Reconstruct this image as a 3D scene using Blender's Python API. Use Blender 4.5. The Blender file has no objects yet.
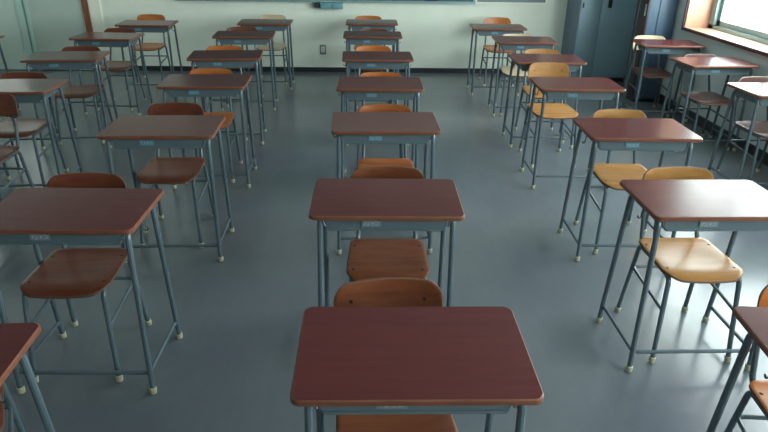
import bpy, bmesh, math, random
from mathutils import Vector, Matrix
random.seed(7)
SC = bpy.context.scene
COL = SC.collection
pi = math.pi

# ------------------------------------------------------------------ camera
F_PX, PITCH, ROLL, YAW, CAM_H = 617.585, 0.436, 0.016, 0.040, 1.7776
fw = Vector((math.cos(PITCH)*math.sin(YAW), math.cos(PITCH)*math.cos(YAW), -math.sin(PITCH)))
r0 = Vector((math.cos(YAW), -math.sin(YAW), 0)); u0 = r0.cross(fw)
rc = r0*math.cos(ROLL) + u0*math.sin(ROLL); uc = -r0*math.sin(ROLL) + u0*math.cos(ROLL)
cam_d = bpy.data.cameras.new('camera'); cam_d.sensor_width = 36; cam_d.lens = F_PX*36/768
cam_d.clip_start = .05; cam_d.clip_end = 100
cam = bpy.data.objects.new('camera', cam_d); COL.objects.link(cam)
m = Matrix((rc, uc, -fw)).transposed().to_4x4(); m.translation = (0, 0, CAM_H)
cam.matrix_world = m
SC.camera = cam

# ------------------------------------------------------------------ sky and daylight
world = bpy.data.worlds.new('overcast_sky'); SC.world = world; world.use_nodes = True
wn = world.node_tree.nodes; wl = world.node_tree.links
bgn = wn['Background']; bgn.inputs['Color'].default_value = (.92, .97, 1.0, 1)
bgn.inputs['Strength'].default_value = 16.0
WIN = [(2.45, 6.71), (-2.30, 1.75)]          # window openings along the right wall (y from, y to)
WIN_Z0, WIN_Z1, WX, WXO = .870, 2.62, 3.44, 3.68
for (a, b) in WIN:                            # sky portals in the openings
    ld = bpy.data.lights.new('window_daylight', 'AREA'); ld.shape = 'RECTANGLE'
    ld.size = WIN_Z1-WIN_Z0; ld.size_y = b-a; ld.cycles.is_portal = True
    lo = bpy.data.objects.new('window_daylight', ld); COL.objects.link(lo)
    lo.location = (WXO+.1, (a+b)/2, (WIN_Z0+WIN_Z1)/2)
    lo.rotation_euler = (0, pi/2, 0)
FILL_WIN = (6.0, 8.0, 2.2, 2.65)                  # unseen opening added in the left wall for fill light (y from, y to, z from, z to)
ld = bpy.data.lights.new('window_daylight', 'AREA'); ld.shape = 'RECTANGLE'  # sky portal for the added fill window
ld.size = FILL_WIN[3]-FILL_WIN[2]; ld.size_y = FILL_WIN[1]-FILL_WIN[0]; ld.cycles.is_portal = True
lo = bpy.data.objects.new('window_daylight', ld); COL.objects.link(lo)
lo.location = (-5.40, (FILL_WIN[0]+FILL_WIN[1])/2, (FILL_WIN[2]+FILL_WIN[3])/2); lo.rotation_euler = (0, -pi/2, 0)
SC.view_settings.view_transform = 'Standard'; SC.view_settings.look = 'None'
SC.view_settings.gamma = 1; SC.view_settings.use_curve_mapping = False
SC.view_settings.exposure = 0.0
SC.cycles.max_bounces = 8; SC.cycles.diffuse_bounces = 5; SC.cycles.glossy_bounces = 4
SC.cycles.sample_clamp_indirect = 6; SC.cycles.caustics_reflective = False; SC.cycles.caustics_refractive = False

# ------------------------------------------------------------------ helpers
def tag(o, label=None, cat=None, group=None, kind=None):
    if label: o['label'] = label
    if cat: o['category'] = cat
    if group: o['group'] = group
    if kind: o['kind'] = kind
    return o

def link_mesh(name, bm, mats, parent=None, smooth=True, angle=35):
    me = bpy.data.meshes.new(name)
    bmesh.ops.recalc_face_normals(bm, faces=bm.faces)
    if smooth:
        for f in bm.faces: f.smooth = True
        for e in bm.edges:
            if len(e.link_faces) == 2 and e.calc_face_angle(0) > math.radians(angle): e.smooth = False
    bm.to_mesh(me); bm.free()
    for mt in (mats if isinstance(mats, (list, tuple)) else [mats]): me.materials.append(mt)
    o = bpy.data.objects.new(name, me); COL.objects.link(o); o.parent = parent
    return o

def box(bm, x0, x1, y0, y1, z0, z1, bevel=0, mat=0):
    vs = [bm.verts.new((x, y, z)) for z in (z0, z1) for y in (y0, y1) for x in (x0, x1)]
    fs = [(0, 2, 3, 1), (4, 5, 7, 6), (0, 1, 5, 4), (2, 6, 7, 3), (0, 4, 6, 2), (1, 3, 7, 5)]
    faces = [bm.faces.new([vs[i] for i in f]) for f in fs]
    for f in faces: f.material_index = mat
    if bevel:
        es = list({e for f in faces for e in f.edges})
        bmesh.ops.bevel(bm, geom=es, offset=bevel, segments=2, affect='EDGES', profile=.5)
    return faces

def fillet(pts, radii, n=5):
    pts = [Vector(p) for p in pts]; out = [pts[0]]
    for i in range(1, len(pts)-1):
        r = radii[i] if isinstance(radii, (list, tuple)) else radii
        a, b, c = pts[i-1], pts[i], pts[i+1]
        d1 = (a-b).normalized(); d2 = (c-b).normalized()
        ang = d1.angle(d2)
        if r <= 0 or ang > 3.1: out.append(b); continue
        t = min(r/math.tan(ang/2), (a-b).length*.49, (c-b).length*.49)
        p, q = b+d1*t, b+d2*t
        for k in range(n+1):
            s = k/n
            out.append(p*(1-s)**2 + b*2*s*(1-s) + q*s*s)
    out.append(pts[-1]); return out

def tube(bm, pts, r, seg=10, cap=True):
    pts = [Vector(p) for p in pts]
    rings = []; prev = None
    for i, p in enumerate(pts):
        if i == 0: t = pts[1]-p
        elif i == len(pts)-1: t = p-pts[i-1]
        else: t = (pts[i+1]-p).normalized() + (p-pts[i-1]).normalized()
        t.normalize()
        if prev is None:
            u = t.orthogonal().normalized()
        else:
            u = (prev - t*prev.dot(t)).normalized()
        prev = u; v = t.cross(u)
        rr = r[i] if isinstance(r, (list, tuple)) else r
        rings.append([bm.verts.new(p + (u*math.cos(2*pi*k/seg) + v*math.sin(2*pi*k/seg))*rr) for k in range(seg)])
    for a, b in zip(rings, rings[1:]):
        for k in range(seg): bm.faces.new((a[k], a[(k+1) % seg], b[(k+1) % seg], b[k]))
    if cap: bm.faces.new(rings[0][::-1]); bm.faces.new(rings[-1])

def outline(w, d, rf, rr, wr=None, n=6, bulge=0.0):
    """rounded plan: width w at the front (-y), wr at the rear, depth d; corner radii rf, rr; front edge bulged"""
    wr = wr or w
    P = [(-w/2, -d/2), (w/2, -d/2), (wr/2, d/2), (-wr/2, d/2)]; R = [rf, rf, rr, rr]
    out = []
    for i in range(4):
        a, b, c = Vector(P[i-1]), Vector(P[i]), Vector(P[(i+1) % 4])
        d1 = (a-b).normalized(); d2 = (c-b).normalized(); t = R[i]/math.tan(d1.angle(d2)/2)
        p, q = b+d1*t, b+d2*t
        for k in range(n+1):
            s = k/n; ang = s
            w0, w1, w2 = (1-s)**2, 1.3*s*(1-s), s*s
            tot = w0+w1+w2
            out.append((p*w0 + b*w1 + q*w2)/tot)
        e = P[(i+1) % 4]; q2 = Vector(e) + (Vector(P[i])-Vector(e)).normalized()*(R[(i+1) % 4]/math.tan(pi/4))
        for k in range(1, 6): out.append(q.lerp(q2, k/6))
    if bulge:
        for v in out:
            if v.y < 0: v.y -= bulge*(1-min(1, abs(v.x)/(w/2))**2)*min(1, -v.y/(d/2))
    return out

def slab(bm, ol, th, zf=None, bev=.003, rings=(0.0, .25, .5, .75, .9), edge_mat=0, shape=None):
    """a plate with rounded rim from a plan outline; zf(x,y) bends it; shape maps (x,y,z) into place"""
    zf = zf or (lambda x, y: 0); shape = shape or (lambda x, y, z: (x, y, z))
    n = len(ol)
    wmax = max(abs(v.x) for v in ol); dmax = max(abs(v.y) for v in ol)
    def ring(s, z):
        return [bm.verts.new(shape(v.x*s[0], v.y*s[1], z + zf(v.x*s[0], v.y*s[1]))) for v in ol]
    si = ((wmax-bev)/wmax, (dmax-bev)/dmax)
    def side(z, zi):
        rs = []
        c = bm.verts.new(shape(0, 0, z + zf(0, 0)))
        for s in rings[1:]: rs.append(ring((s, s), z))
        rs.append(ring(si, z)); rs2 = ring((1, 1), zi)
        for k in range(n): bm.faces.new((c, rs[0][k], rs[0][(k+1) % n]))
        for a, b in zip(rs, rs[1:]):
            for k in range(n): bm.faces.new((a[k], b[k], b[(k+1) % n], a[(k+1) % n]))
        for k in range(n):
            f = bm.faces.new((rs[-1][k], rs2[k], rs2[(k+1) % n], rs[-1][(k+1) % n])); f.material_index = edge_mat
        return rs2
    t = side(0, -bev); b = side(-th, -th+bev)
    for k in range(n):
        f = bm.faces.new((t[k], b[k], b[(k+1) % n], t[(k+1) % n])); f.material_index = edge_mat

# ------------------------------------------------------------------ materials
def new_mat(name):
    m = bpy.data.materials.new(name); m.use_nodes = True
    nt = m.node_tree; return m, nt.nodes, nt.links, nt.nodes['Principled BSDF']

def plain(name, col, rough=.5, metal=0, spec=.5, noise=0, scale=8, bump=0, coat=0):
    m, N, L, P = new_mat(name)
    P.inputs['Roughness'].default_value = rough; P.inputs['Metallic'].default_value = metal
    P.inputs['Specular IOR Level'].default_value = spec
    P.inputs['Coat Weight'].default_value = coat
    P.inputs['Base Color'].default_value = (*col, 1)
    if noise or bump:
        tc = N.new('ShaderNodeTexCoord'); nz = N.new('ShaderNodeTexNoise')
        nz.inputs['Scale'].default_value = scale; nz.inputs['Detail'].default_value = 5
        L.new(tc.outputs['Object'], nz.inputs['Vector'])
        if noise:
            mx = N.new('ShaderNodeMix'); mx.data_type = 'RGBA'
            mx.inputs['A'].default_value = (*[c*(1-noise) for c in col], 1)
            mx.inputs['B'].default_value = (*[min(1, c*(1+noise)) for c in col], 1)
            L.new(nz.outputs['Fac'], mx.inputs['Factor']); L.new(mx.outputs['Result'], P.inputs['Base Color'])
        if bump:
            bp = N.new('ShaderNodeBump'); bp.inputs['Strength'].default_value = bump; bp.inputs['Distance'].default_value = .01
            L.new(nz.outputs['Fac'], bp.inputs['Height']); L.new(bp.outputs['Normal'], P.inputs['Normal'])
    return m

def wood(name, dark, light, rough=.3, grain=(3, 40, 40), spec=.5, contrast=(.35, .7), coat=0, vary=.0):
    m, N, L, P = new_mat(name)
    tc = N.new('ShaderNodeTexCoord'); mp = N.new('ShaderNodeMapping'); oi = N.new('ShaderNodeObjectInfo')
    mu = N.new('ShaderNodeMath'); mu.operation = 'MULTIPLY'; mu.inputs[1].default_value = 31.0
    cx = N.new('ShaderNodeCombineXYZ')
    L.new(oi.outputs['Random'], mu.inputs[0])
    for i in range(3): L.new(mu.outputs[0], cx.inputs[i])
    L.new(tc.outputs['Object'], mp.inputs['Vector']); L.new(cx.outputs[0], mp.inputs['Location'])
    mp.inputs['Scale'].default_value = grain
    nz = N.new('ShaderNodeTexNoise'); nz.inputs['Scale'].default_value = 1.0
    nz.inputs['Detail'].default_value = 6; nz.inputs['Roughness'].default_value = .6; nz.inputs['Distortion'].default_value = .6
    L.new(mp.outputs[0], nz.inputs['Vector'])
    cr = N.new('ShaderNodeValToRGB'); L.new(nz.outputs['Fac'], cr.inputs[0])
    cr.color_ramp.elements[0].position = contrast[0]; cr.color_ramp.elements[0].color = (*dark, 1)
    cr.color_ramp.elements[1].position = contrast[1]; cr.color_ramp.elements[1].color = (*light, 1)
    out = cr.outputs[0]
    if vary:
        hs = N.new('ShaderNodeHueSaturation'); mr = N.new('ShaderNodeMapRange')
        mr.inputs['To Min'].default_value = 1-vary; mr.inputs['To Max'].default_value = 1+vary
        L.new(oi.outputs['Random'], mr.inputs['Value']); L.new(mr.outputs[0], hs.inputs['Value']); L.new(out, hs.inputs['Color'])
        out = hs.outputs[0]
    L.new(out, P.inputs['Base Color'])
    P.inputs['Roughness'].default_value = rough; P.inputs['Specular IOR Level'].default_value = spec
    P.inputs['Coat Weight'].default_value = coat; P.inputs['Coat Roughness'].default_value = .1
    return m

M = {}
M['top'] = wood('maroon_laminate', (.082, .021, .022), (.116, .031, .030), rough=.23, grain=(4, 46, 46), vary=.06, spec=.15, contrast=(.15, .9))
M['edge'] = wood('maroon_laminate_edge', (.150, .052, .030), (.22, .080, .040), rough=.35, grain=(8, 60, 60))
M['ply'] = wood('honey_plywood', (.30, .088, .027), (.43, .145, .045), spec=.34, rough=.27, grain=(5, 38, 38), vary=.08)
M['ply_tan_lit'] = wood('tan_lit_plywood', (.33, .155, .048), (.44, .23, .075), spec=.22, rough=.27, grain=(5, 38, 38), vary=.06)  # lit tone of the chair plywood, light put into the colour
M['ply_red_shade'] = wood('reddish_shade_plywood', (.120, .034, .020), (.185, .056, .029), spec=.3, rough=.3, grain=(5, 38, 38), vary=.08)  # shaded tone of the chair plywood, shade put into the colour
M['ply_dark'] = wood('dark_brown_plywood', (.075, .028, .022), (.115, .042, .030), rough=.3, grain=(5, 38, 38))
M['ply_brown_shade'] = wood('brown_shade_plywood', (.135, .040, .018), (.205, .068, .029), rough=.3, grain=(5, 38, 38), spec=.3)  # darker tone for the near middle chairs, shade put into the colour
M['ply_orange_lit'] = wood('orange_lit_plywood', (.40, .115, .028), (.54, .18, .045), rough=.3, grain=(5, 38, 38), spec=.3)  # brighter tone, mostly for far chairs, light put into the colour
M['ply_glare'] = wood('glare_toned_plywood', (.52, .42, .27), (.66, .56, .38), rough=.3, grain=(5, 38, 38))  # glare on the plywood put into its base colour
M['ply_edge'] = plain('dark_plywood_edge', (.12, .06, .035), .5)
M['steel'] = plain('grey_green_painted_tube', (.095, .135, .158), .27, metal=.0, noise=.08, scale=30)
M['tray'] = plain('blue_grey_painted_sheet', (.108, .155, .178), .42, metal=.0, noise=.06, scale=14)
M['cap'] = plain('yellowed_rubber', (.43, .42, .29), .55, noise=.12, scale=60)
M['rivet'] = plain('dark_rivet', (.04, .035, .035), .4, metal=.6)
M['blue'] = plain('blue_sticker', (.12, .28, .36), .4)
M['grey_blue'] = plain('grey_sticker', (.20, .25, .29), .45)
M['white'] = plain('white_print', (.45, .55, .58), .5)
M['hook'] = plain('dark_hook_wire', (.07, .08, .09), .35, metal=.6)

def floor_mat():
    m, N, L, P = new_mat('worn_vinyl_floor')
    tc = N.new('ShaderNodeTexCoord')
    n1 = N.new('ShaderNodeTexNoise'); n1.inputs['Scale'].default_value = .9; n1.inputs['Detail'].default_value = 6
    mp = N.new('ShaderNodeMapping'); mp.inputs['Scale'].default_value = (14, 2.2, 1)
    n2 = N.new('ShaderNodeTexNoise'); n2.inputs['Scale'].default_value = 2.0; n2.inputs['Detail'].default_value = 8
    n2.inputs['Roughness'].default_value = .7
    L.new(tc.outputs['Object'], n1.inputs['Vector']); L.new(tc.outputs['Object'], mp.inputs['Vector']); L.new(mp.outputs[0], n2.inputs['Vector'])
    ad = N.new('ShaderNodeMath'); ad.operation = 'MULTIPLY_ADD'; ad.inputs[1].default_value = .22
    L.new(n2.outputs['Fac'], ad.inputs[0]); L.new(n1.outputs['Fac'], ad.inputs[2])
    cr = N.new('ShaderNodeValToRGB'); L.new(ad.outputs[0], cr.inputs[0])
    cr.color_ramp.elements[0].position = .38; cr.color_ramp.elements[0].color = (.116, .132, .165, 1)
    cr.color_ramp.elements[1].position = .85; cr.color_ramp.elements[1].color = (.160, .195, .205, 1)
    L.new(cr.outputs[0], P.inputs['Base Color'])
    P.inputs['Roughness'].default_value = .21; P.inputs['Specular IOR Level'].default_value = .46
    n3 = N.new('ShaderNodeTexNoise'); n3.inputs['Scale'].default_value = 3.5; n3.inputs['Detail'].default_value = 3
    L.new(tc.outputs['Object'], n3.inputs['Vector'])
    bp = N.new('ShaderNodeBump'); bp.inputs['Strength'].default_value = .05; bp.inputs['Distance'].default_value = .02
    L.new(n3.outputs['Fac'], bp.inputs['Height']); L.new(bp.outputs['Normal'], P.inputs['Normal'])
    return m
M['floor'] = floor_mat()

def wall_mat(name, a, b):
    m, N, L, P = new_mat(name)
    tc = N.new('ShaderNodeTexCoord'); nz = N.new('ShaderNodeTexNoise')
    nz.inputs['Scale'].default_value = .9; nz.inputs['Detail'].default_value = 7; nz.inputs['Roughness'].default_value = .62
    L.new(tc.outputs['Object'], nz.inputs['Vector'])
    cr = N.new('ShaderNodeValToRGB'); L.new(nz.outputs['Fac'], cr.inputs[0])
    cr.color_ramp.elements[0].position = .32; cr.color_ramp.elements[0].color = (*a, 1)
    cr.color_ramp.elements[1].position = .62; cr.color_ramp.elements[1].color = (*b, 1)
    L.new(cr.outputs[0], P.inputs['Base Color']); P.inputs['Roughness'].default_value = .7
    n2 = N.new('ShaderNodeTexNoise'); n2.inputs['Scale'].default_value = 90
    L.new(tc.outputs['Object'], n2.inputs['Vector'])
    bp = N.new('ShaderNodeBump'); bp.inputs['Strength'].default_value = .08; bp.inputs['Distance'].default_value = .004
    L.new(n2.outputs['Fac'], bp.inputs['Height']); L.new(bp.outputs['Normal'], P.inputs['Normal'])
    return m
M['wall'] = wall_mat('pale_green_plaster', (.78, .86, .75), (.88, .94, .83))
M['wall_r'] = wall_mat('right_wall_plaster', (.52, .60, .60), (.60, .67, .66))  # greyer and darker than the rear wall plaster
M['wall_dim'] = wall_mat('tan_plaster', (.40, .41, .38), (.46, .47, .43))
M['ceil'] = wall_mat('off_white_ceiling', (.55, .57, .56), (.61, .63, .61))
M['doorp'] = plain('pale_green_door_sheet', (.62, .76, .68), .45, noise=.05, scale=2)
M['doorg'] = plain('grey_green_door_sheet', (.50, .60, .54), .5, noise=.07, scale=2)
M['alu'] = plain('teal_grey_aluminium', (.30, .45, .46), .35, metal=.4)
M['stile'] = plain('pale_teal_aluminium_stile', (.48, .66, .60), .4)
M['brown'] = wood('brown_door_jamb', (.20, .075, .035), (.30, .12, .06), rough=.5, grain=(30, 30, 3))
M['white_trim'] = plain('cream_painted_trim', (.92, .93, .80), .5)
M['base'] = plain('black_vinyl_skirting', (.022, .024, .034), .45)
M['locker'] = plain('blue_grey_locker_steel', (.27, .41, .48), .38, metal=.15, noise=.06, scale=2.5)
M['locker_side'] = plain('slate_locker_steel', (.16, .22, .29), .45, metal=.1)
M['cupb'] = plain('navy_blue_cupboard_sheet', (.08, .14, .21), .4, noise=.06, scale=3)
M['darkwood'] = wood('dark_brown_board', (.035, .018, .020), (.06, .03, .032), rough=.45, grain=(30, 30, 3))
M['oak'] = wood('pale_orange_window_board', (.54, .29, .19), (.68, .40, .28), rough=.4, grain=(34, 34, 2.5), contrast=(.3, .75))
M['oak_sill'] = wood('pale_orange_sill_board', (.56, .35, .24), (.68, .45, .33), rough=.35, grain=(30, 2.5, 30), contrast=(.3, .75))
M['oak_edge'] = plain('dark_sill_edge', (.10, .05, .045), .5)
M['board'] = plain('green_chalkboard', (.045, .12, .125), .55, noise=.1, scale=2)
M['board_grey'] = plain('grey_pinboard', (.20, .28, .30), .7, noise=.05, scale=30)
M['paper'] = plain('navy_notice_paper', (.02, .035, .10), .6)
M['boxteal'] = plain('teal_plastic_case', (.16, .34, .38), .4)
M['box_shadow'] = plain('dark_shadow_block', (.03, .045, .06), .8)  # shadow tone for the block beside the wall case
M['outlet'] = plain('steel_outlet_plate', (.22, .27, .25), .4, metal=.3)
M['outlet_w'] = plain('white_outlet_face', (.75, .78, .68), .4)
M['black'] = plain('black_slot', (.01, .01, .01), .6)

# ------------------------------------------------------------------ room
XL, XR, YB, YF, ZC = -5.25, WX, 8.446, -2.6, 3.0
def sbox(name, mat, *b, parent=None, bevel=0):
    bm = bmesh.new(); box(bm, *b, bevel=bevel)
    o = link_mesh(name, bm, mat, parent, smooth=False)
    if parent is None: o['kind'] = 'structure'
    return o
sbox('floor', M['floor'], XL-.1, XR+.4, YF-.1, YB+.1, -.1, 0)
sbox('ceiling', M['ceil'], XL-.1, XR+.4, YF-.1, YB+.1, ZC, ZC+.1)
bm = bmesh.new(); DW = (-5.08, -4.50, 1.10, 1.95)       # rear wall, with the pane opening of the sliding door
box(bm, XL-.1, DW[0], YB, YB+.1, 0, ZC); box(bm, DW[1], XR+.4, YB, YB+.1, 0, ZC)
box(bm, DW[0], DW[1], YB, YB+.1, 0, DW[2]); box(bm, DW[0], DW[1], YB, YB+.1, DW[3], ZC)
o = link_mesh('wall_back', bm, M['wall'], smooth=False); o['kind'] = 'structure'
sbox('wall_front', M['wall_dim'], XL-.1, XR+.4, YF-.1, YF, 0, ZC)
bm = bmesh.new()
box(bm, XL-.1, XL, YF, YB, 0, FILL_WIN[2]); box(bm, XL-.1, XL, YF, YB, FILL_WIN[3], ZC)
box(bm, XL-.1, XL, YF, FILL_WIN[0], FILL_WIN[2], FILL_WIN[3]); box(bm, XL-.1, XL, FILL_WIN[1], YB, FILL_WIN[2], FILL_WIN[3])
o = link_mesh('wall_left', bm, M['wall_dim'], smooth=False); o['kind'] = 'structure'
bm = bmesh.new()                                        # right wall with the window openings
T = WXO+.10
box(bm, XR, T, YF, YB, 0, WIN_Z0-.02); box(bm, XR, T, YF, YB, WIN_Z1, ZC)
ys = [YF] + [v for w in sorted(WIN) for v in w] + [YB]
for i in range(0, len(ys), 2): box(bm, XR, T, ys[i], ys[i+1], WIN_Z0-.02, WIN_Z1)
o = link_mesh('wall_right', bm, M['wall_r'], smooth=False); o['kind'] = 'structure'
sbox('baseboard_back', M['base'], -3.34, 2.70, YB-.012, YB, 0, .062)
sbox('baseboard_right', M['base'], XR-.012, XR, YF, 6.91, 0, .10)
sbox('baseboard_left', M['base'], XL, XL+.012, YF, YB, 0, .075)

# door region at the left end of the back wall
d1 = bpy.data.objects.new('door_1', None); COL.objects.link(d1); d1['kind'] = 'structure'
sbox('door_leaf', M['doorg'], -4.24, -3.56, YB-.035, YB, .01, 2.05, parent=d1)
sbox('door_stile', M['stile'], -4.285, -4.24, YB-.05, YB, .01, 2.05, parent=d1)
d2 = bpy.data.objects.new('door_2', None); COL.objects.link(d2); d2['kind'] = 'structure'
bm = bmesh.new()
for q in ((-5.20, DW[0], .01, 2.05), (DW[1], -4.40, .01, 2.05), (DW[0], DW[1], .01, DW[2]), (DW[0], DW[1], DW[3], 2.05)): box(bm, q[0], q[1], YB-.035, YB, q[2], q[3])
o = link_mesh('door_leaf', bm, M['doorp'], d2, smooth=False)
sbox('door_stile', M['stile'], -4.40, -4.32, YB-.05, YB, .01, 2.05, parent=d2)
sbox('trim_1', M['brown'], -3.56, -3.485, YB-.06, YB, 0, 2.15)
sbox('trim_2', M['white_trim'], -3.485, -3.34, YB-.045, YB, 0, ZC)
sbox('trim_3', M['brown'], -5.25, -3.485, YB-.06, YB, 2.06, 2.15)

# windows
for wi, (a, b) in enumerate(WIN):
    w = bpy.data.objects.new('window_%d' % (wi+1), None); COL.objects.link(w); w['kind'] = 'structure'
    sbox('sill_board', M['oak_sill'], XR-.005, WXO, a, b, WIN_Z0-.02, WIN_Z0, parent=w)
    sbox('sill_edge', M['oak_edge'], XR-.022, XR-.005, a-.02, b+.02, WIN_Z0-.03, WIN_Z0+.002, parent=w, bevel=.002)
    sbox('jamb_board', M['oak'], XR-.005, WXO, b-.02, b, WIN_Z0, WIN_Z1, parent=w)
    sbox('jamb_board', M['oak'], XR-.005, WXO, a, a+.02, WIN_Z0, WIN_Z1, parent=w)
    sbox('head_board', M['oak'], XR-.005, WXO, a+.02, b-.02, WIN_Z1-.02, WIN_Z1, parent=w)
    sbox('jamb_edge', M['oak_edge'], XR-.022, XR-.005, b-.005, b+.02, WIN_Z0, WIN_Z1+.02, parent=w)
    bm = bmesh.new()                                   # outer aluminium frame
    z0, z1, y0, y1 = WIN_Z0, WIN_Z1-.02, a+.02, b-.02
    box(bm, WXO, WXO+.07, y0, y1, z0, z0+.035); box(bm, WXO, WXO+.07, y0, y1, z1-.035, z1)
    box(bm, WXO, WXO+.07, y0, y0+.10, z0, z1); box(bm, WXO, WXO+.07, y1-.10, y1, z0, z1)
    link_mesh('window_frame', bm, M['alu'], w, smooth=False)
    n = 4; pw = (y1-y0-.20)/n
    for k in range(n):
        p0, p1 = y0+.10+k*pw, y0+.10+(k+1)*pw
        xo = WXO+.012 + (.024 if k % 2 else 0)
        bm = bmesh.new(); zb, zt = z0+.035, z1-.035
        box(bm, xo, xo+.022, p0-.015, p1+.015, zb, zb+.052); box(bm, xo, xo+.022, p0-.015, p1+.015, zt-.045, zt)
        box(bm, xo, xo+.022, p0-.015, p0+.055, zb, zt); box(bm, xo, xo+.022, p1-.055, p1+.015, zb, zt)
        s = link_mesh('sash', bm, M['alu'], w, smooth=False)
# window glass: thin clear pane per sash
gm, N, L, P = new_mat('clear_window_glass')
N.remove(P); out = [n for n in N if n.type == 'OUTPUT_MATERIAL'][0]
tr = N.new('ShaderNodeBsdfTransparent'); gl = N.new('ShaderNodeBsdfGlossy'); gl.inputs['Roughness'].default_value = .02
mx = N.new('ShaderNodeMixShader'); mx.inputs[0].default_value = .05
tr.inputs['Color'].default_value = (.93, .97, .95, 1)
L.new(tr.outputs[0], mx.inputs[1]); L.new(gl.outputs[0], mx.inputs[2]); L.new(mx.outputs[0], out.inputs['Surface'])
for o in [o for o in bpy.data.objects if o.name.startswith('sash')]:
    xs = [v.co for v in o.data.vertices]
    x = sum(v.x for v in xs)/len(xs)
    y0, y1 = min(v.y for v in xs)+.07, max(v.y for v in xs)-.07
    z0, z1 = min(v.z for v in xs)+.052, max(v.z for v in xs)-.045
    bm = bmesh.new(); box(bm, x-.002, x+.002, y0, y1, z0, z1)
    link_mesh('glass_pane', bm, gm, o.parent, smooth=False)

w3 = bpy.data.objects.new('window_3', None); COL.objects.link(w3); w3['kind'] = 'structure'  # unseen left window, added to let in fill light
bm = bmesh.new(); a, b, c, d = FILL_WIN
box(bm, XL-.09, XL-.02, a, b, c, c+.04); box(bm, XL-.09, XL-.02, a, b, d-.04, d)
for k in range(4):
    y = a + (b-a-.05)*k/3; box(bm, XL-.09, XL-.02, y, y+.05, c, d)
link_mesh('window_frame', bm, M['alu'], w3, smooth=False)
sbox('glass_pane', gm, XL-.06, XL-.056, a, b, c+.02, d-.02, parent=w3)
gf, N, L, P = new_mat('frosted_door_glass')
P.inputs['Base Color'].default_value = (.10, .11, .10, 1); P.inputs['Roughness'].default_value = .45
P.inputs['Transmission Weight'].default_value = 1; P.inputs['IOR'].default_value = 1.1
sbox('glass_pane', gf, DW[0], DW[1], YB-.02, YB-.014, DW[2], DW[3], parent=d2)

# ------------------------------------------------------------------ things on and against the walls
def thing(name, label, cat, loc=(0, 0, 0), rz=0, group=None):
    o = bpy.data.objects.new(name, None); COL.objects.link(o)
    o.location = loc; o.rotation_euler = (0, 0, rz); o.empty_display_size = .1
    return tag(o, label, cat, group)
def pbox(name, mat, parent, *b, bevel=.0):
    bm = bmesh.new(); box(bm, *b, bevel=bevel); return link_mesh(name, bm, mat, parent, smooth=bool(bevel))

t = thing('chalkboard', 'long dark green chalkboard in a pale teal frame on the rear wall', 'chalkboard', (-.46, YB, .90))
pbox('board_panel', M['board'], t, -1.90, 1.92, -.03, 0, .025, 1.15)
bm = bmesh.new(); box(bm, -1.92, 1.94, -.045, 0, .0, .028); box(bm, -1.92, 1.94, -.045, 0, 1.15, 1.18)
box(bm, -1.92, -1.895, -.045, 0, .028, 1.15); box(bm, 1.915, 1.94, -.045, 0, .028, 1.15)
link_mesh('frame', bm, M['alu'], t, smooth=False)
t = thing('pinboard', 'grey pinboard in a light metal frame beside the chalkboard, near the lockers', 'pinboard', (1.955, YB, .905))
pbox('board_panel', M['board_grey'], t, -.45, .45, -.02, 0, .02, 1.15)
bm = bmesh.new(); box(bm, -.47, .47, -.035, 0, 0, .02); box(bm, -.47, .47, -.035, 0, 1.15, 1.17)
box(bm, -.47, -.45, -.035, 0, .02, 1.15); box(bm, .45, .47, -.035, 0, .02, 1.15)
link_mesh('frame', bm, M['white_trim'], t, smooth=False)
o = pbox('notice', M['paper'], None, .83, 1.00, YB-.0345, YB-.0305, .93, 1.18)
tag(o, 'dark navy notice sheet stuck low on the chalkboard', 'notice')
t = thing('wall_case', 'small teal two-door case on the wall just under the chalkboard', 'case', (-.385, YB, .825))
pbox('case_body', M['boxteal'], t, -.145, .145, -.09, 0, 0, .073, bevel=.004)
pbox('case_door', M['boxteal'], t, -.140, -.006, -.098, -.09, .004, .069, bevel=.002)
pbox('case_door', M['boxteal'], t, .006, .140, -.098, -.09, .004, .069, bevel=.002)
pbox('side_shadow', M['box_shadow'], t, -.225, -.145, -.07, 0, .01, .070, bevel=.006)  # dark block standing in for the shadow left of the case
t = thing('wall_outlet', 'double power outlet on the pale rear wall above the black skirting', 'outlet', (-.514, YB, .235))
pbox('cover_plate', M['outlet'], t, -.042, .042, -.008, 0, 0, .125, bevel=.002)
f = pbox('socket_face', M['outlet_w'], t, -.024, .024, -.012, -.008, .025, .100, bevel=.001)
bm = bmesh.new()
for z in (.042, .076):
    for x in (-.007, .007): box(bm, x-.0018, x+.0018, -.0128, -.012, z-.008, z+.008)
link_mesh('socket_slots', bm, M['black'], f, smooth=False)

# steel lockers against the back wall
t = thing('steel_locker', 'tall blue-grey two-door steel locker in the rear corner', 'locker', (2.70, 8.44, 0))
pbox('body', M['locker_side'], t, 0, .73, -.50, 0, .05, 1.47, bevel=.004)
pbox('plinth', M['base'], t, .01, .72, -.47, -.01, 0, .05)
da = pbox('door', M['locker'], t, .012, .268, -.518, -.50, .07, 1.45, bevel=.003)
db = pbox('door', M['locker'], t, .274, .718, -.518, -.50, .07, 1.45, bevel=.003)
pbox('handle', M['black'], da, .030, .048, -.526, -.518, .92, .98, bevel=.003)
pbox('handle', M['black'], db, .345, .395, -.530, -.518, .925, 1.05, bevel=.003)
t = thing('broom_cupboard', 'narrow navy-blue cupboard with a dark brown side between locker and window wall', 'cupboard', (3.43, 6.92, 0))
pbox('body', M['cupb'], t, -.305, -.005, .0, .22, .04, 1.85, bevel=.003)
pbox('side_rib', M['cupb'], t, -.20, -.19, -.012, 0, .05, 1.84, bevel=.003)
pbox('plinth', M['base'], t, -.30, -.01, .01, .21, 0, .04)
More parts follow.
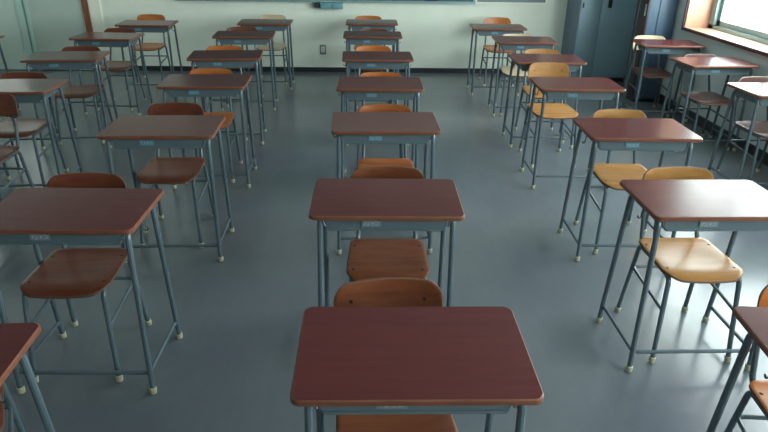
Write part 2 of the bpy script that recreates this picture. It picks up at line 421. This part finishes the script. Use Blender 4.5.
d = pbox('door', M['darkwood'], t, -.325, -.305, .0, .22, .05, 1.84, bevel=.003)
pbox('handle', M['alu'], d, -.337, -.325, .03, .05, .95, 1.07, bevel=.003)

# ------------------------------------------------------------------ school desk
HT = .766
def make_desk():
    root = thing('school_desk', 'x', 'desk', group='school desks standing in columns')
    bm = bmesh.new()
    slab(bm, outline(.612, .404, .026, .026), .020, bev=.0035, edge_mat=1)
    for v in bm.verts: v.co.z += HT
    link_mesh('tabletop', bm, [M['top'], M['edge']], root, angle=28)
    # sheet-metal book box, open towards the sitter (+y)
    bm = bmesh.new(); a, b, zt, zb, th = .250, .232, HT-.022, .680, .003
    def quad(p): bm.faces.new([bm.verts.new(q) for q in p])
    y0, y1 = -.150, .150
    prof = [(-a, zt), (-b, zb), (b, zb), (a, zt)]
    for off, yy in ((0, y0), (th, y0+th)):
        pr = [(-a+off, zt), (-b+off*.9, zb+off), (b-off*.9, zb+off), (a-off, zt)]
        fr_ = [bm.verts.new((x, yy, z)) for x, z in pr]; bk = [bm.verts.new((x, y1, z)) for x, z in pr]
        for k in range(3): bm.faces.new((fr_[k], fr_[k+1], bk[k+1], bk[k]))
        bm.faces.new(fr_)
        if off == 0: o1 = bk
        else:
            for k in range(3): bm.faces.new((o1[k], o1[k+1], bk[k+1], bk[k]))
    box(bm, -a-.012, a+.012, y0-.003, y0+.012, zt-.012, zt+.002)            # folded upper flange
    tube(bm, [(-b+.004, y0-.001, zb+.003), (b-.004, y0-.001, zb+.003)], .0045, 6)  # rolled lower hem
    link_mesh('book_box', bm, M['tray'], root, angle=30)
    for sx in (-1, 1):                                                     # slanted bracket beside the box
        bm = bmesh.new()
        tube(bm, [(sx*.258, y0+.004, zt-.010), (sx*.246, y0-.004, zb+.020)], .005, 6)
        link_mesh('bracket', bm, M['steel'], root)
    s = pbox('name_sticker', M['blue'], root, -.098, -.022, y0-.0052, y0-.0032, .699, .727)
    s['label'] = 'small blue sticker'
    bm = bmesh.new()
    for x, z, w, h in [(-.088, .716, .012, .002), (-.088, .707, .002, .012), (-.079, .705, .010, .002), (-.071, .705, .002, .014), (-.062, .713, .014, .002), (-.056, .704, .002, .016), (-.046, .717, .010, .002), (-.046, .706, .010, .002), (-.033, .706, .002, .013)]:
        box(bm, x, x+w, y0-.006, y0-.0052, z, z+h)
    link_mesh('sticker_print', bm, M['white'], s, smooth=False)
    R, zr = .0115, HT-.034
    for sx in (-1, 1):
        for sy, yt, yf in ((-1, -.150, -.188), (1, .130, .195)):
            bm = bmesh.new()
            yfoot = yf; ymid = -.01
            pts = fillet([(sx*.273, yfoot, .012), (sx*.265, yt, zr), (sx*.265, ymid, zr)], .045, 6)
            tube(bm, pts, R, 10)
            leg = link_mesh('leg', bm, M['steel'], root)
            bm = bmesh.new()
            tube(bm, [(sx*.273, yf, 0), (sx*.273, yf, .004), (sx*.273, yf-sy*.002, .026), (sx*.273, yf-sy*.003, .030)], [.0095, .0148, .0158, .0122], 12)
            cp = link_mesh('foot_cap', bm, M['cap'], leg); cp['label'] = 'yellowed rubber foot cap'
    bm = bmesh.new()
    zb2 = .098
    pts = fillet([(-.268, .186, zb2), (-.268, -.178, zb2), (.268, -.178, zb2), (.268, .186, zb2)], .030, 5)
    tube(bm, pts, .0085, 8); link_mesh('foot_bar', bm, M['steel'], root)
    bm = bmesh.new()                                                        # beam bars under the top, left to right
    for y in (-.085, .085): tube(bm, [(-.265, y, zr+.004), (.265, y, zr+.004)], .007, 6)
    link_mesh('cross_rail', bm, M['steel'], root)
    for sx in (-1, 1):                                                     # bag hook, an S of bent wire
        bm = bmesh.new(); y = -.02; x = sx*.292
        pts = fillet([(sx*.272, y, zr-.006), (sx*.278, y, zr-.030), (sx*.280, y-.004, zr-.050), (sx*.292, y-.006, zr-.054), (sx*.297, y-.006, zr-.040)], .012, 4)
        tube(bm, pts, .003, 6)
        link_mesh('bag_hook', bm, M['hook'], root)
    return root

# ------------------------------------------------------------------ school chair
SH = .440
def seat_z(x, y):
    z = 0.0
    if y < -.115: z -= ((-.115-y)/.075)**2*.020
    z -= .006*max(0, 1-(x/.15)**2)*max(0, 1-(y/.16)**2)
    if y > .13: z += ((y-.13)/.05)**2*.006
    return z
def make_chair(plymat):
    root = thing('school_chair', 'x', 'chair', group='plywood school chairs tucked under the desks')
    bm = bmesh.new()
    slab(bm, outline(.368, .356, .074, .035, wr=.342, n=8, bulge=.014), .011, zf=seat_z, bev=.002, edge_mat=1,
         rings=(0, .2, .4, .55, .7, .82, .92))
    for v in bm.verts: v.co.z += SH
    seat = link_mesh('seat', bm, [plymat, M['ply_edge']], root, angle=50)
    def rivet(p, d, parent):
        bm = bmesh.new(); p = Vector(p); d = Vector(d)
        tube(bm, [p-d*.002, p+d*.0015, p+d*.0026], [.0065, .006, .003], 10)
        link_mesh('rivet', bm, M['rivet'], parent)
    for x in (-.150, .150):
        for y in (-.105, .115): rivet((x, y, SH+seat_z(x, y)), (0, 0, 1), seat)
    # backrest: plate bent about a vertical axis, leaning back
    ol = outline(.345, .150, .028, .050, n=8)
    def bshape(x, y, z):                                       # y -> height, z -> thickness
        h = y + .070
        return (x, .252 + z + .034*(1-(x/.1725)**2) - .012 + (h-.07)*.16, .622 + h + .005*(1-(x/.17)**2))
    bm = bmesh.new()
    slab(bm, ol, .010, bev=.002, edge_mat=1, shape=bshape, rings=(0, .2, .4, .6, .8, .92))
    back = link_mesh('backrest', bm, [plymat, M['ply_edge']], root, angle=50)
    for x in (-.118, .118):
        q = bshape(x, .012, -.010); rivet(q, (0, -1, 0), back)
    R = .0108; zr = SH-.024
    for sx in (-1, 1):
        for yt, yf in ((-.150, -.203), (.160, .212)):
            bm = bmesh.new()
            pts = fillet([(sx*.176, yf, .012), (sx*.157, yt, zr), (sx*.155, 0, zr)], .038, 6)
            tube(bm, pts, R, 10); leg = link_mesh('leg', bm, M['steel'], root)
            s = 1 if yf > 0 else -1
            bm = bmesh.new()
            tube(bm, [(sx*.1765, yf, 0), (sx*.1765, yf, .004), (sx*.176, yf-s*.003, .026), (sx*.176, yf-s*.004, .030)], [.009, .0142, .0152, .0116], 12)
            cp = link_mesh('foot_cap', bm, M['cap'], leg); cp['label'] = 'yellowed rubber foot cap'
        bm = bmesh.new()                                       # post carrying the backrest
        q = bshape(sx*.118, .025, .012)
        pts = fillet([(sx*.134, .02, zr), (sx*.138, .195, zr), (sx*.130, .246, .56), q], [0, .045, .08, 0], 6)
        tube(bm, pts, R*.92, 10); link_mesh('back_post', bm, M['steel'], root)
    zs = .285
    bm = bmesh.new()
    pts = fillet([(-.163, -.168, zs-.03), (-.163, .178, zs), (.163, .178, zs), (.163, -.168, zs-.03)], .03, 5)
    tube(bm, pts, .0075, 8); link_mesh('stretcher', bm, M['steel'], root)
    return root

def copy_tree(o, parent=None):
    c = o.copy(); COL.objects.link(c)
    if parent:
        c.parent = parent; c.matrix_parent_inverse = o.matrix_parent_inverse.copy()
    for ch in list(o.children): copy_tree(ch, c)
    return c

DESKS = {
 'C1': (.136, 1.338, -.009), 'C2': (.102, 2.366, -.018), 'C3': (.135, 3.467, .018), 'C4': (.133, 4.445, -.009), 'C5': (.140, 5.501, .014), 'C6': (.118, 6.711, -.007), 'C7': (.123, 7.661, .002),
 'A1': (-1.189, 1.26, .033), 'A2': (-1.140, 2.254, -.019), 'A3': (-1.098, 3.373, .019), 'A4': (-1.122, 4.494, .031), 'A5': (-1.175, 5.496, .080), 'A6': (-1.209, 6.645, .057), 'A7': (-1.123, 7.579, .017),
 'E0': (1.395, 1.305, -.091), 'E1': (1.464, 2.358, .001), 'E2': (1.560, 3.360, -.028), 'E3': (1.577, 4.484, -.018), 'E4': (1.621, 5.450, -.031), 'E5': (1.669, 6.459, -.051), 'E6': (1.582, 7.378, -.021),
 'F3': (3.042, 4.345, .042), 'F4': (3.074, 5.361, .055), 'F5': (3.110, 6.333, -.075),
 'B3': (-2.440, 3.330, .0), 'B4': (-2.400, 4.295, .055), 'B5': (-2.490, 5.385, .110), 'B6': (-2.536, 6.443, -.038), 'B7': (-2.436, 7.383, .010),
 'G5': (-3.830, 6.214, .0)}
# chair: offset from its desk along x, y; turn; plywood tone for its light
CHAIRS = {
 'C1': (-.036, .075, .075, 'ply_brown_shade'), 'C2': (.013, .062, 0, 'ply_brown_shade'), 'C3': (.018, .088, 0, 'ply'), 'C4': (.010, .070, 0, 'ply_orange_lit'), 'C5': (-.024, .20, 0, 'ply_orange_lit'), 'C6': (.007, .06, 0, 'ply_red_shade'), 'C7': (-.035, .21, 0, 'ply_orange_lit'),
 'A1': (-.070, .19, .42, 'ply_red_shade'), 'A2': (-0.077, 0.084, 0.03, 'ply_red_shade'), 'A3': (-0.050, 0.190, 0.00, 'ply_red_shade'), 'A4': (-0.036, 0.120, 0.00, 'ply_orange_lit'), 'A5': (-0.060, 0.140, -0.00, 'ply_orange_lit'), 'A6': (-0.070, 0.170, 0.03, 'ply_red_shade'), 'A7': (0.014, 0.290, 0.00, 'ply_glare'),
 'E0': (.02, .085, .0, 'ply_orange_lit'), 'E1': (0.033, 0.074, 0.00, 'ply_tan_lit'), 'E2': (0.040, 0.107, 0.00, 'ply_tan_lit'), 'E3': (-0.006, 0.470, 0.02, 'ply_tan_lit'), 'E4': (0.055, 0.150, 0.00, 'ply_tan_lit'), 'E5': (-.019, .05, 0, 'ply_glare'), 'E6': (0.125, 0.470, 0.00, 'ply_orange_lit'),
 'F3': (.057, .10, 0, 'ply_dark'), 'F4': (0.048, 0.040, 0.00, 'ply_dark'), 'F5': (-0.035, 0.160, 0.00, 'ply_glare'),
 'B3': (.030, .45, 0, 'ply_red_shade'), 'B4': (-0.076, 0.124, 0.00, 'ply_red_shade'), 'B5': (0.005, 0.140, 0.00, 'ply_red_shade'), 'B6': (-0.050, 0.190, 0.00, 'ply_red_shade'), 'B7': (-0.150, 0.400, 0.00, 'ply_orange_lit')}
PLYWORD = {'ply_brown_shade': 'brown', 'ply_orange_lit': 'orange-brown', 'ply_dark': 'dark brown', 'ply': 'honey-brown', 'ply_red_shade': 'reddish-brown', 'ply_tan_lit': 'honey-coloured', 'ply_glare': 'pale'}
WHERE = {
 'C1': 'nearest the camera in the middle column', 'C2': 'second from the camera in the middle column', 'C3': 'third from the camera in the middle column',
 'C4': 'fourth from the camera, centre of the middle column', 'C5': 'third from the rear wall in the middle column', 'C6': 'second from the rear wall in the middle column', 'C7': 'last before the rear wall in the middle column',
 'A1': 'cut off at the lower left corner', 'A2': 'large at the left edge, second back, left of the middle', 'A3': 'third back in the column left of middle',
 'A4': 'fourth back in the column left of middle', 'A5': 'third from the rear wall in the column left of middle', 'A6': 'second from the rear wall in the column left of middle', 'A7': 'before the rear wall in the column left of middle',
 'E0': 'cut off at the lower right corner', 'E1': 'large at the right edge, second back, right of the middle', 'E2': 'third back in the column right of middle',
 'E3': 'fourth back in the column right of middle', 'E4': 'third from the rear wall in the column right of middle', 'E5': 'second from the rear wall in the column right of middle', 'E6': 'before the rear wall in the column right of middle',
 'F3': 'cut by the right edge in the window-side column', 'F4': 'under the window sill, middle of the window-side column', 'F5': 'rearmost by the cupboard in the window-side column',
 'B3': 'barely in view at the left edge, far left column', 'B4': 'cut by the left edge in the far left column', 'B5': 'third from the rear wall in the far left column',
 'B6': 'second from the rear wall in the far left column', 'B7': 'last before the rear wall in the far left column', 'G5': 'with only its corner showing at the extreme left edge'}

desk0 = make_desk(); first = True
protos = {}
for k, (x, y, rz) in DESKS.items():
    d = desk0 if first else copy_tree(desk0); first = False
    d.location = (x, y, 0); d.rotation_euler = (0, 0, rz)
    d['label'] = 'maroon-topped desk ' + WHERE[k]
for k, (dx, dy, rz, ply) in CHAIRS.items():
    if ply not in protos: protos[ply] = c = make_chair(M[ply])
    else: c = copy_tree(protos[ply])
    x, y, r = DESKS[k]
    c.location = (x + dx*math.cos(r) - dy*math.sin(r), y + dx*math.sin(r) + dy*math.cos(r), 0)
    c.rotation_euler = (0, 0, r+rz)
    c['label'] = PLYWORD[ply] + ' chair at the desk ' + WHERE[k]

# the stickers of the nearest desks are grey
for o in list(COL.objects):
    if o.name.startswith('name_sticker') and o.parent and o.parent.location.y < 2.5:
        o.material_slots[0].link = 'OBJECT'; o.material_slots[0].material = M['grey_blue']
        o['label'] = 'small grey sticker'

# the rearmost chair of the window-side column: pale backrest with glare put into its colour, over a dark seat
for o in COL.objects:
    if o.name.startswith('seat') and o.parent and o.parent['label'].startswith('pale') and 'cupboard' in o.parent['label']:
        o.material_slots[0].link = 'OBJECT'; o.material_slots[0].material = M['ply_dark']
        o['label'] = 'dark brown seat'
